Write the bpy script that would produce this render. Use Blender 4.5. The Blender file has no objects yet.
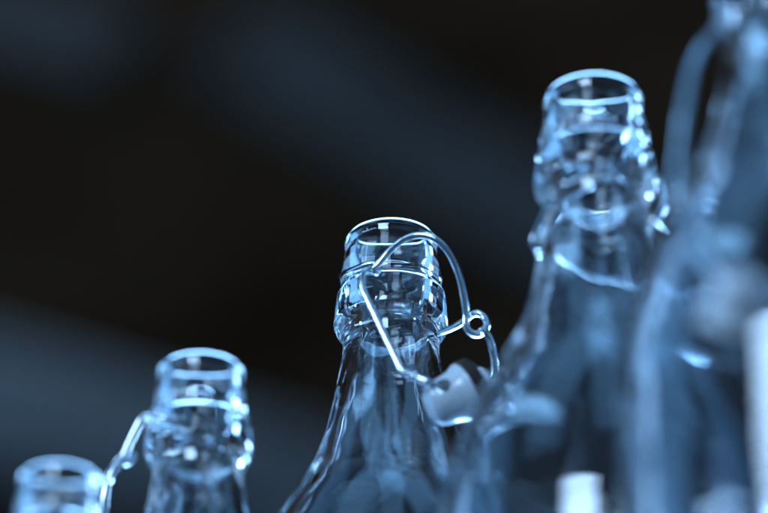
import bpy, bmesh, math, random
from mathutils import Vector, Matrix, noise
R = math.radians
S = bpy.context.scene
COL = S.collection

# ------------------------------------------------------------------ camera
PITCH = R(29.7)
F_PX = 3500.0                      # focal length in pixels of a 768 px wide frame
SHELF = 1.50                       # height of the shelf top
ZS = 1.05                          # bottle profile below is stretched by this
BOTTLE_H = 0.310 * ZS
RIM = 0.5135                        # rim height above the camera
CAM = Vector((0, 0, SHELF + BOTTLE_H - RIM))
cd = bpy.data.cameras.new('camera'); cam = bpy.data.objects.new('camera', cd); COL.objects.link(cam)
cam.location = CAM; cam.rotation_euler = (R(90) + PITCH, 0, 0)
cd.sensor_width = 36; cd.lens = F_PX / 768 * 36; cd.clip_start = 0.01; cd.clip_end = 100
cd.dof.use_dof = True; cd.dof.focus_distance = 1.010; cd.dof.aperture_fstop = 4.4
S.camera = cam

# ------------------------------------------------------------------ world
W = bpy.data.worlds.new('World'); S.world = W; W.use_nodes = True
bg = W.node_tree.nodes['Background']
bg.inputs[0].default_value = (0.20, 0.50, 1.0, 1); bg.inputs[1].default_value = 0.15

# ------------------------------------------------------------------ lamps
TARGET = Vector((0.02, 0.89, SHELF + 0.26))
def lamp(name, az, el, dist, sx, sy, power, col=(0.20, 0.52, 1.0)):
    """az measured round the bottles: 0 = from the camera side, + = right; el = elevation."""
    d = Vector((math.sin(R(az)) * math.cos(R(el)), -math.cos(R(az)) * math.cos(R(el)), math.sin(R(el))))
    l = bpy.data.lights.new(name, 'AREA'); l.shape = 'RECTANGLE'; l.size = sx; l.size_y = sy
    l.energy = power; l.color = col
    o = bpy.data.objects.new(name, l); COL.objects.link(o)
    o.location = TARGET + d * dist
    o.rotation_euler = (-d).to_track_quat('-Z', 'Y').to_euler()
    return o
lamp('window_light', -66, 20, 2.0, 1.7, 0.14, 20, (0.32, 0.60, 1.0))
lamp('front_light', -20, 22.5, 2.6, 0.95, 0.66, 60, (0.42, 0.67, 1.0))
lamp('upper_glint_light', -66, 50, 2.0, 1.1, 0.2, 4, (0.22, 0.54, 1.0))  # extra lamp, added for glints on the left of the necks
lamp('far_low_light', 180, -16, 2.0, 3.2, 0.8, 240, (0.26, 0.56, 1.0)).data.spread = R(95)
lamp('side_light', 140, 21, 2.0, 0.4, 0.35, 44, (0.30, 0.58, 1.0))
lamp('left_soft_fill', -112, 8, 2.4, 2.4, 1.6, 13, (0.17, 0.49, 1.0))  # this and the next: large softboxes added to brighten the bottle edges
lamp('right_soft_fill', 112, 8, 2.4, 2.4, 1.6, 13, (0.17, 0.49, 1.0))
lamp('high_soft_strip', -52, 64, 2.3, 0.9, 2.2, 7, (0.18, 0.50, 1.0))  # unseen overhead strips, added for a streaky sheen on the glass shoulders
lamp('high_soft_strip', 0, 68, 2.3, 0.5, 2.2, 3.5, (0.18, 0.50, 1.0))
lamp('high_soft_strip', 48, 64, 2.3, 0.8, 2.2, 7, (0.18, 0.50, 1.0))
lamp('small_light', 172, 52, 2.0, 0.25, 0.2, 8, (0.30, 0.58, 1.0))
lamp('low_light', -72, 15, 2.0, 0.14, 0.5, 12, (0.32, 0.60, 1.0))

# ------------------------------------------------------------------ render settings
S.view_settings.view_transform = 'Standard'; S.view_settings.look = 'None'
S.view_settings.exposure = 0.0; S.view_settings.gamma = 1.0
S.render.engine = 'CYCLES'
cy = S.cycles
cy.max_bounces = 28; cy.transmission_bounces = 24; cy.glossy_bounces = 12; cy.diffuse_bounces = 3
cy.sample_clamp_indirect = 6.0; cy.blur_glossy = 0.3
cy.use_denoising = True
try: cy.denoiser = 'OPENIMAGEDENOISE'
except Exception: pass

# ------------------------------------------------------------------ helpers
def obj(name, me, mat, parent=None):
    o = bpy.data.objects.new(name, me); COL.objects.link(o)
    if mat: me.materials.append(mat)
    if parent: o.parent = parent
    return o

def smooth(me):
    me.polygons.foreach_set('use_smooth', [True] * len(me.polygons)); me.update()

def catmull(pts, n=8, closed=False):
    out = []; P = [Vector(p) for p in pts]; N = len(P)
    for i in range(N if closed else N - 1):
        if closed: a, b, c, d = P[(i - 1) % N], P[i], P[(i + 1) % N], P[(i + 2) % N]
        else: a, b, c, d = P[max(i - 1, 0)], P[i], P[i + 1], P[min(i + 2, N - 1)]
        for k in range(n):
            t = k / n
            out.append(0.5 * ((2 * b) + (c - a) * t + (2 * a - 5 * b + 4 * c - d) * t * t + (3 * b - a - 3 * c + d) * t ** 3))
    if not closed: out.append(P[-1].copy())
    return out

def tube_mesh(name, pts, r, seg=14, n=8):
    path = catmull(pts, n); bm = bmesh.new(); rings = []
    t0 = (path[1] - path[0]).normalized()
    u = t0.orthogonal().normalized()
    for i, p in enumerate(path):
        t = (path[min(i + 1, len(path) - 1)] - path[max(i - 1, 0)]).normalized()
        u = (u - t * u.dot(t)).normalized(); v = t.cross(u)
        rr = r * (1 + 0.04 * noise.noise(p * 400))
        rings.append([bm.verts.new(p + (u * math.cos(a) + v * math.sin(a)) * rr) for a in [2 * math.pi * k / seg for k in range(seg)]])
    for A, B in zip(rings, rings[1:]):
        for k in range(seg): bm.faces.new((A[k], A[(k + 1) % seg], B[(k + 1) % seg], B[k]))
    bm.faces.new(rings[0][::-1]); bm.faces.new(rings[-1])
    bmesh.ops.recalc_face_normals(bm, faces=bm.faces)
    me = bpy.data.meshes.new(name); bm.to_mesh(me); bm.free(); smooth(me)
    return me

def lathe_mesh(name, prof, seg=128, fn=None):
    """prof: closed or pole-to-pole list of (r, z) in metres."""
    bm = bmesh.new(); rings = []
    for r, z in prof:
        if r < 1e-6: rings.append([bm.verts.new((0, 0, z))]); continue
        ring = []
        for k in range(seg):
            a = 2 * math.pi * k / seg
            p = Vector((r * math.cos(a), r * math.sin(a), z))
            ring.append(bm.verts.new(p))
        rings.append(ring)
    for A, B in zip(rings, rings[1:]):
        if len(A) == 1 and len(B) == 1: continue
        for k in range(seg):
            k2 = (k + 1) % seg
            if len(A) == 1: bm.faces.new((A[0], B[k], B[k2]))
            elif len(B) == 1: bm.faces.new((A[k], B[0], A[k2]))
            else: bm.faces.new((A[k], B[k], B[k2], A[k2]))
    if fn:
        for i, ring in enumerate(rings):
            for v in ring: v.co = fn(v.co, i)
    bmesh.ops.recalc_face_normals(bm, faces=bm.faces)
    me = bpy.data.meshes.new(name); bm.to_mesh(me); bm.free(); smooth(me)
    return me

# ------------------------------------------------------------------ materials
def newmat(name):
    m = bpy.data.materials.new(name); m.use_nodes = True
    nt = m.node_tree; return m, nt, nt.nodes['Principled BSDF']

def glass_mat():
    m, nt, b = newmat('clear_glass')
    b.inputs['Base Color'].default_value = (0.94, 0.975, 1.0, 1)
    b.inputs['Roughness'].default_value = 0.0
    b.inputs['IOR'].default_value = 1.51
    b.inputs['Transmission Weight'].default_value = 1.0
    tc = nt.nodes.new('ShaderNodeTexCoord')
    n2 = nt.nodes.new('ShaderNodeTexNoise'); n2.inputs['Scale'].default_value = 38; n2.inputs['Detail'].default_value = 5   # handling smudges
    mr = nt.nodes.new('ShaderNodeMapRange'); mr.inputs['From Min'].default_value = 0.52; mr.inputs['From Max'].default_value = 0.75
    mr.inputs['To Min'].default_value = 0.0; mr.inputs['To Max'].default_value = 0.10
    nt.links.new(tc.outputs['Object'], n2.inputs['Vector']); nt.links.new(n2.outputs['Fac'], mr.inputs['Value']); nt.links.new(mr.outputs['Result'], b.inputs['Roughness'])
    n1 = nt.nodes.new('ShaderNodeTexNoise'); n1.inputs['Scale'].default_value = 90; n1.inputs['Detail'].default_value = 3
    nt.links.new(tc.outputs['Object'], n1.inputs['Vector'])
    bp = nt.nodes.new('ShaderNodeBump'); bp.inputs['Strength'].default_value = 0.04; bp.inputs['Distance'].default_value = 0.001
    nt.links.new(n1.outputs['Fac'], bp.inputs['Height']); nt.links.new(bp.outputs['Normal'], b.inputs['Normal'])
    return m
def wire_mat():
    m, nt, b = newmat('bright_steel_wire')
    b.inputs['Base Color'].default_value = (0.62, 0.63, 0.64, 1); b.inputs['Metallic'].default_value = 1
    tc = nt.nodes.new('ShaderNodeTexCoord')
    n1 = nt.nodes.new('ShaderNodeTexNoise'); n1.inputs['Scale'].default_value = 500
    mr = nt.nodes.new('ShaderNodeMapRange'); mr.inputs['To Min'].default_value = 0.10; mr.inputs['To Max'].default_value = 0.26
    nt.links.new(tc.outputs['Object'], n1.inputs['Vector']); nt.links.new(n1.outputs['Fac'], mr.inputs['Value'])
    nt.links.new(mr.outputs['Result'], b.inputs['Roughness'])
    return m
def porcelain_mat():
    m, nt, b = newmat('white_porcelain')
    tc = nt.nodes.new('ShaderNodeTexCoord'); n1 = nt.nodes.new('ShaderNodeTexNoise'); n1.inputs['Scale'].default_value = 120
    cr = nt.nodes.new('ShaderNodeMix'); cr.data_type = 'RGBA'
    cr.inputs[6].default_value = (0.44, 0.47, 0.50, 1); cr.inputs[7].default_value = (0.34, 0.36, 0.38, 1)
    nt.links.new(tc.outputs['Object'], n1.inputs['Vector']); nt.links.new(n1.outputs['Fac'], cr.inputs[0])
    nt.links.new(cr.outputs[2], b.inputs['Base Color'])
    b.inputs['Roughness'].default_value = 0.22
    return m
def rubber_mat():
    m, nt, b = newmat('dark_rubber')
    tc = nt.nodes.new('ShaderNodeTexCoord'); n1 = nt.nodes.new('ShaderNodeTexNoise'); n1.inputs['Scale'].default_value = 300
    cr = nt.nodes.new('ShaderNodeMix'); cr.data_type = 'RGBA'
    cr.inputs[6].default_value = (0.016, 0.010, 0.007, 1); cr.inputs[7].default_value = (0.026, 0.016, 0.012, 1)
    nt.links.new(tc.outputs['Object'], n1.inputs['Vector']); nt.links.new(n1.outputs['Fac'], cr.inputs[0])
    nt.links.new(cr.outputs[2], b.inputs['Base Color']); b.inputs['Roughness'].default_value = 0.8; b.inputs['Specular IOR Level'].default_value = 0.2
    return m
def mottled(name, c1, c2, scale, rough=0.7, stretch=(1, 1, 1), lo=0.35, hi=0.65, spec=0.5):
    m, nt, b = newmat(name)
    tc = nt.nodes.new('ShaderNodeTexCoord'); mp = nt.nodes.new('ShaderNodeMapping'); mp.inputs['Scale'].default_value = stretch
    n1 = nt.nodes.new('ShaderNodeTexNoise'); n1.inputs['Scale'].default_value = scale; n1.inputs['Detail'].default_value = 4
    mr = nt.nodes.new('ShaderNodeMapRange'); mr.inputs['From Min'].default_value = lo; mr.inputs['From Max'].default_value = hi
    cr = nt.nodes.new('ShaderNodeMix'); cr.data_type = 'RGBA'
    cr.inputs[6].default_value = (*c1, 1); cr.inputs[7].default_value = (*c2, 1)
    nt.links.new(tc.outputs['Object'], mp.inputs['Vector']); nt.links.new(mp.outputs['Vector'], n1.inputs['Vector'])
    nt.links.new(n1.outputs['Fac'], mr.inputs['Value']); nt.links.new(mr.outputs['Result'], cr.inputs[0])
    nt.links.new(cr.outputs[2], b.inputs['Base Color']); b.inputs['Roughness'].default_value = rough; b.inputs['Specular IOR Level'].default_value = spec
    return m
GLASS, WIRE, PORC, RUB = glass_mat(), wire_mat(), porcelain_mat(), rubber_mat()
M_CEIL = mottled('dark_ceiling_boards', (0.065, 0.027, 0.012), (0.15, 0.064, 0.030), 2.4, 0.9, spec=0)
M_BOARD = mottled('uneven_light_board', (0.10, 0.058, 0.04), (0.26, 0.205, 0.175), 3.6, 0.9, spec=0)  # noise in the colour stands in for uneven light on the boards
M_BOARD_BRIGHT = mottled('brightened_board', (0.22, 0.16, 0.13), (0.62, 0.52, 0.45), 2.6, 0.9, spec=0)  # board colour lifted in place of light from a lamp
M_BEAM = mottled('dark_timber', (0.055, 0.040, 0.030), (0.085, 0.062, 0.046), 6, 0.8, (1, 8, 8))
M_SHELF = mottled('shelf_wood', (0.045, 0.042, 0.040), (0.08, 0.075, 0.07), 5, 0.6, (1, 12, 12))

def box_into(bm, x0, x1, y0, y1, z0, z1, mtx=None):
    vs = [bm.verts.new(Vector((x, y, z)) if mtx is None else mtx @ Vector((x, y, z))) for x in (x0, x1) for y in (y0, y1) for z in (z0, z1)]
    for f in ((0, 1, 3, 2), (4, 6, 7, 5), (0, 4, 5, 1), (2, 3, 7, 6), (0, 2, 6, 4), (1, 5, 7, 3)):
        bm.faces.new([vs[i] for i in f])
def box_obj(name, dims, mat, mtx=None, bevel=0.0, parent=None):
    bm = bmesh.new(); box_into(bm, *dims, mtx)
    bmesh.ops.recalc_face_normals(bm, faces=bm.faces)
    if bevel: bmesh.ops.bevel(bm, geom=bm.edges[:], offset=bevel, segments=2, affect='EDGES')
    me = bpy.data.meshes.new(name); bm.to_mesh(me); bm.free()
    return obj(name, me, mat, parent)

# ------------------------------------------------------------------ background: dim boarded ceiling with diagonal beams
CEIL = CAM.z + 2.0
# ------------------------------------------------------------------ rims -> places on the shelf
def ray(px, py):
    x, y, z = (px - 384) / F_PX, 1.0, -(py - 256.5) / F_PX
    c, s = math.cos(PITCH), math.sin(PITCH)
    return Vector((x, c * y - s * z, s * y + c * z))
def base_of(px, py):
    w = ray(px, py); p = w * (RIM / w.z) + CAM
    return Vector((p.x, p.y, SHELF))
SPOT = {'farleft': base_of(60, 477), 'left': base_of(201, 369), 'middle': base_of(391, 238),
        'right': base_of(593, 96), 'near': base_of(775, -88)}

c = box_obj('ceiling', (-4, 4, 1.6, 9.0, CEIL, CEIL + 0.05), M_CEIL); c['kind'] = 'structure'

def on_ceiling(px, py):
    w = ray(px, py); return CAM + w * ((CEIL - CAM.z) / w.z)
def panel(p, q, width, over=0.6, mat=None):
    """a mottled board fixed flat under the ceiling, running from p to q (metres wide)"""
    p, q = on_ceiling(*p), on_ceiling(*q); d = q - p
    m = Matrix.Translation((p.x, p.y, 0)) @ Matrix.Rotation(math.atan2(d.y, d.x), 4, 'Z')
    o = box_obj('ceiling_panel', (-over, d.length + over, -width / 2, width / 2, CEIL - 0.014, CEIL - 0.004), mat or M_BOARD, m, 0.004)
    o['kind'] = 'structure'
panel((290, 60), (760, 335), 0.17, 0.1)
panel((-60, 385), (330, 500), 0.32, 0.6, M_BOARD_BRIGHT)
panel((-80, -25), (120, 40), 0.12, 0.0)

# shelf board along the row
a, b = SPOT['farleft'], SPOT['near']
ang = math.atan2(b.y - a.y, b.x - a.x); mid = (a + b) / 2
sm = Matrix.Translation((mid.x, mid.y, 0)) @ Matrix.Rotation(ang, 4, 'Z')
s = box_obj('shelf', (-0.42, 0.42, -0.075, 0.075, SHELF - 0.025, SHELF), M_SHELF, sm, 0.002); s['kind'] = 'structure'

# ------------------------------------------------------------------ bottle body
mm = 0.001
OUTER = [(11.5, 0.0), (12.5, -0.2), (13.2, -0.9), (13.55, -2.0), (13.55, -3.2), (13.5, -4.6), (13.6, -6.6), (13.92, -8.9), (14.4, -11.2), (14.75, -12.8), (14.86, -14.2), (14.84, -15.2),
         (14.7, -16.0), (14.8, -17.4), (15.5, -18.6), (16.0, -19.5), (16.3, -22), (16.55, -25), (16.65, -27.2), (16.45, -28.8), (15.7, -30.3), (14.6, -31.4), (14.1, -33.2),
         (14.1, -38), (15.3, -45), (17.0, -54), (19.2, -62.5), (22.6, -71.5), (27.2, -80), (32.4, -88.5), (36.9, -97.5), (40.2, -107.5), (42.4, -119), (43.4, -130), (43.8, -143),
         (43.8, -180), (43.8, -240), (43.8, -294), (43.0, -302), (40.0, -307.5), (36.0, -309.9), (30, -310), (24, -308.5), (12, -306.5), (0, -306)]
INNER = [(0, -301.5), (20, -302), (34, -304), (38.5, -302), (40.6, -297), (41.2, -290), (41.2, -240), (41.2, -180), (41.1, -144), (40.6, -130.5), (39.5, -119.5), (37.3, -108.5), (34.0, -98.5),
         (29.5, -89.5), (24.4, -81.5), (19.5, -73), (16.1, -64), (13.8, -55), (12.0, -46), (10.8, -39), (10.0, -32), (9.6, -26), (9.6, -20), (9.8, -15), (9.9, -9), (9.95, -4.5), (10.0, -1.9), (10.2, -0.8), (10.7, -0.15)]
def resample(p, n):
    return [(max(q.x, 0.0), q.y) for q in catmull([Vector((r, z, 0)) for r, z in p], n)]
o_ = resample(OUTER, 5); i_ = resample(INNER, 5)
PROF = [(r * mm, (z + 310) * mm * ZS) for r, z in o_ + i_]
n_o = len(o_)
def wobble(seed):
    off = Vector((seed * 3.1, seed * 1.7, seed * 0.9))
    def fn(co, i):
        r = math.hypot(co.x, co.y)
        if r < 1e-6: return co
        z = (co.z - BOTTLE_H) / mm / ZS
        d = Vector((co.x / r, co.y / r, 0))
        if i < n_o:      # outer skin
            amp = 0.02 + 0.12 * max(0.0, min(1.0, (-z - 8) / 12))
            k = amp * noise.noise(Vector((co.x * 90, co.y * 90, co.z * 45)) + off)
            k += 0.22 * max(0.0, min(1.0, (-z - 52) / 25)) * noise.noise(Vector((co.x * 55, co.y * 55, co.z * 38)) - off)
            # mould seam and recessed side panels of the finish
            a = math.atan2(co.y, co.x)
            for a0 in (0.0, math.pi):
                da = abs((a - a0 + math.pi) % (2 * math.pi) - math.pi)
                k += 0.05 * math.exp(-(da / 0.02) ** 2)
                if -28 < z < -13.5:
                    w = max(0, min(1, (0.36 - da) / 0.06)); h = max(0, min(1, min(z + 28, -13.5 - z) / 1.6))
                    k -= 0.3 * w * h
        else:            # inner skin, pressed less evenly
            amp = 0.34 if z > -50 else max(0.10, 0.34 - (-50 - z) * 0.012)
            k = amp * noise.noise(Vector((co.x * 105, co.y * 105, co.z * 70)) + off * 2)
            k += 0.16 * max(0.0, min(1.0, (z + 62) / 14)) * noise.noise(Vector((co.x * 260, co.y * 260, co.z * 210)) + off)
            k *= max(0.0, min(1.0, (-z - 9) / 6))
        return co + d * k * mm
    return fn
ME_GLASS = lathe_mesh('glass_body', PROF + [PROF[0]], 144, wobble(1.0))
# weld the closing ring
bm = bmesh.new(); bm.from_mesh(ME_GLASS); bmesh.ops.remove_doubles(bm, verts=bm.verts, dist=2e-6); bmesh.ops.recalc_face_normals(bm, faces=bm.faces)
bm.to_mesh(ME_GLASS); bm.free(); smooth(ME_GLASS)

# ------------------------------------------------------------------ stopper
def make_stopper_meshes():
    cap = [(0, -13.2), (2.5, -13.1), (4.6, -12.6), (6.2, -11.4), (7.0, -9.8), (7.6, -6.5), (8.3, -3.0), (9.2, -1.2), (9.6, -0.4), (9.3, 0), (6.0, 0.0), (5.6, 0.5), (5.6, 4.3), (6.2, 4.9), (6.2, 5.8), (5.6, 7.4), (4.4, 8.6), (2.3, 9.2), (0, 9.3)]
    me = lathe_mesh('stopper', [(r * mm, z * mm) for r, z in resample(cap, 3)], 56)
    tmp = bpy.data.objects.new('tmp', me); COL.objects.link(tmp)
    bm = bmesh.new(); bmesh.ops.create_cone(bm, cap_ends=True, segments=28, radius1=2.7 * mm, radius2=2.7 * mm, depth=40 * mm,
                                            matrix=Matrix.Translation((0, 0, -7.8 * mm)) @ Matrix.Rotation(R(90), 4, 'Y'))
    cm = bpy.data.meshes.new('cut'); bm.to_mesh(cm); bm.free()
    cut = bpy.data.objects.new('cut', cm); COL.objects.link(cut)
    md = tmp.modifiers.new('b', 'BOOLEAN'); md.object = cut; md.operation = 'DIFFERENCE'; md.solver = 'EXACT'
    bpy.context.view_layer.update()
    ev = tmp.evaluated_get(bpy.context.evaluated_depsgraph_get())
    out = bpy.data.meshes.new_from_object(ev); out.name = 'stopper'
    bpy.data.objects.remove(tmp); bpy.data.objects.remove(cut)
    out.materials.clear()
    try: out.set_sharp_from_angle(angle=R(45))
    except Exception: pass
    ring = [(5.8, 0.25), (9.6, 0.3), (10.1, 0.9), (10.0, 3.6), (9.2, 4.4), (5.8, 4.5), (5.8, 0.25)]
    g = lathe_mesh('gasket', [(r * mm, z * mm) for r, z in ring], 56)
    return out, g
ME_STOP, ME_GASK = make_stopper_meshes()
ME_STOP.materials.append(PORC); ME_GASK.materials.append(RUB)

# ------------------------------------------------------------------ one bottle
WR = 1.0 * mm
class Bottle:
    def __init__(self, key, label, turn=0.0):
        self.base = SPOT[key]
        e = bpy.data.objects.new('swing_top_bottle', None); COL.objects.link(e)
        e.empty_display_size = 0.05; e.location = self.base
        e['label'] = label; e['category'] = 'bottle'; e['group'] = 'swing top bottles in a row on the shelf'
        self.e = e
        g = bpy.data.objects.new('glass_body', ME_GLASS); COL.objects.link(g); g.parent = e
        if not ME_GLASS.materials: ME_GLASS.materials.append(GLASS)
        g.rotation_euler = (0, 0, R(turn))
    def at(self, px, py, fwd):
        """picture direction -> point in the upright plane fwd millimetres in front of the bottle's axis (bottle coordinates)"""
        w = ray(px, py); Y = self.base.y - fwd * mm
        return CAM + w * ((Y - CAM.y) / w.y) - self.base
    def wire(self, name, pts, r=WR, conv=True):
        return obj(name, tube_mesh(name, [self.at(*p) for p in pts] if conv else pts, r), WIRE, self.e)
    def stopper(self, pos, axis, hole):
        z = Vector(axis).normalized(); x = Vector(hole); x = (x - z * x.dot(z)).normalized(); y = z.cross(x)
        m = Matrix((x, y, z)).transposed().to_4x4(); m.translation = pos; m = m @ Matrix.Scale(0.9, 4)
        s = bpy.data.objects.new('stopper', ME_STOP); COL.objects.link(s); s.parent = self.e; s.matrix_local = m
        g = bpy.data.objects.new('gasket', ME_GASK); COL.objects.link(g); g.parent = s
        return s

# sharp bottle in the middle
B = Bottle('middle', 'sharpest clear bottle at the middle of the row, its wire lever arched beside the rim', 8)
B.wire('lever', [(342, 276, 0), (346, 273.5, 7), (352, 270.5, 13), (363, 266, 17.5), (371, 263.8, 19.5), (377, 265, 20.5), (379, 269, 21.5), (375.5, 271.5, 22.3), (374.5, 268.5, 23),
                 (380, 262, 23.5), (389, 251.5, 24.5), (400, 242, 26), (413, 236, 27.5), (427, 236, 28.5), (440, 242.5, 28.5), (451, 256, 27.5), (459, 275, 25.5), (464, 297, 23), (465.8, 314, 21),
                 (466, 326, 20.2), (471, 332.6, 19.8), (478, 334.3, 19.4), (484.6, 330.6, 19), (486.8, 323.5, 18.4), (483.8, 316.6, 17.8), (477, 313.3, 17.2), (470.5, 315.4, 16.6), (464, 321, 14.8), (453, 327.5, 10), (442, 332, 5), (434, 335, 0)])
st = B.at(465, 393, 23)
hole_pt = B.at(441, 388, 32)
B.wire('bail', [(377, 273, 20), (371, 270, 23), (364, 272, 24.5), (361.5, 279, 25), (363.5, 290, 25.3), (369.5, 303, 26), (379, 323, 27), (388, 342, 28), (396, 358.5, 28.8), (401, 368.5, 29.3), (404.5, 372.5, 29.6), (409, 374, 30), (420, 379, 31), (432, 384, 31), (440, 388, 28), (446, 392, 24),
                (452, 397, 18), (462, 401, 13), (475, 399, 12), (486, 390, 13), (493, 376, 14.5), (494.5, 362, 16), (492.5, 350, 17.5), (490, 341, 19.6), (487.2, 334, 21), (484, 330, 21.6), (480.5, 331.5, 21.8)])
B.stopper(st, B.at(489, 383, 22) - B.at(465, 393, 23), (-0.15, -0.95, 0.25))

# bottle left of it
B = Bottle('left', 'slightly blurred bottle, second from the left, with wire hanging out to its left', 95)
B.wire('lever', [(186, 430, 13), (176, 424, 17), (164, 418.5, 18), (152, 415.5, 17), (145, 415.5, 16), (140, 420, 15.4), (133, 433, 15), (125.5, 449, 14.6), (122, 458, 14.2), (125, 463, 13), (131, 461, 12),
                 (134, 455, 10.8), (130, 452.5, 9), (122, 456, 7), (113, 468, 4), (110, 480, 0), (113, 470, -5), (122, 456, -10), (130, 440, -13), (140, 421, -16), (152, 415.5, -18), (166, 418.5, -18), (184, 430, -13)], 0.88 * mm)
B.wire('bail', [(126, 457, 14.5), (122, 460.5, 16.2), (116, 466, 16.5), (110, 475, 16.5), (106, 486, 16), (104, 500, 15.5), (103.5, 515, 14.5), (104, 540, 12), (106, 556, 9), (110, 562, 0),
                (106, 556, -9), (104, 540, -12), (103.5, 515, -14), (107, 480, -14), (118, 464, -14), (128, 448, -15.5)], 0.88 * mm)
B.stopper(B.at(122, 566, 0), (0.85, 0.05, -0.5), (0, 1, 0))

# bottle right of it
B = Bottle('right', 'blurred tall bottle between the sharp bottle and the nearest bottle at the right edge', -30)
B.wire('lever', [(556, 196, 8), (548, 208, 4), (541, 224, 0), (536, 234, -3), (534, 242, -4), (539, 248, -5), (546, 244, -6), (545, 236, -7), (538, 234, -8), (540, 226, -10), (556, 205, -18), (590, 190, -24), (628, 180, -20), (648, 172, -12),
                 (659, 178, -4), (664, 192, 1), (662, 207, 4), (655, 219, 5), (648, 224, 4), (642, 220, 2)])
B.wire('bail', [(541, 240, -3), (538, 246, -7), (541, 256, -12), (556, 268, -22), (590, 285, -28), (640, 292, -28), (672, 294, -26), (690, 293, -22), (702, 286, -16), (700, 268, -10), (684, 244, -6), (664, 226, -2), (657, 219, 1)])
B.stopper(B.at(682, 318, -23), (0.1, 0.1, -1), (1, 0.2, 0))

# nearest bottle, at the right edge
B = Bottle('near', 'nearest and most blurred bottle, cut off by the right edge of the view', 60)
B.wire('lever', [(716, 28, 4), (709, 38, 9), (700, 50, 13), (692, 68, 16), (687, 90, 18), (683, 118, 20), (680, 145, 21), (677, 172, 22), (674, 190, 23), (678, 200, 24), (686, 196, 24), (686, 186, 23)], 1.2 * mm)
B.wire('bail', [(684, 190, 21), (679, 200, 22.5), (682, 216, 26), (694, 244, 34), (712, 270, 40), (730, 284, 42), (745, 290, 38), (770, 292, 32), (800, 285, 30), (822, 250, 28), (832, 200, 24), (830, 140, 20), (822, 80, 14), (810, 40, 4)], 1.05 * mm)
B.stopper(B.at(735, 324, 34), (-0.15, 0.7, -0.7), (0.35, -1, 0.1))

# farthest bottle, at the left
B = Bottle('farleft', 'farthest bottle, low at the left edge, only its blurred rim in view', 150)
B.wire('lever', [(30, 533, 12), (22, 528, 4), (14, 524, -6), (8, 527, -14), (6, 534, -16), (11, 538, -17), (15, 532, -18), (22, 526, -20), (40, 520, -24), (66, 520, -24), (86, 526, -18), (96, 532, -8), (92, 537, 2)])
B.wire('bail', [(10, 530, -15), (6, 536, -18), (8, 552, -22), (18, 580, -28), (36, 600, -31), (66, 602, -31), (88, 580, -26), (98, 550, -18), (96, 530, -10)])
B.stopper(B.at(50, 606, -31), (0.1, 0.3, -1), (1, 0, 0))
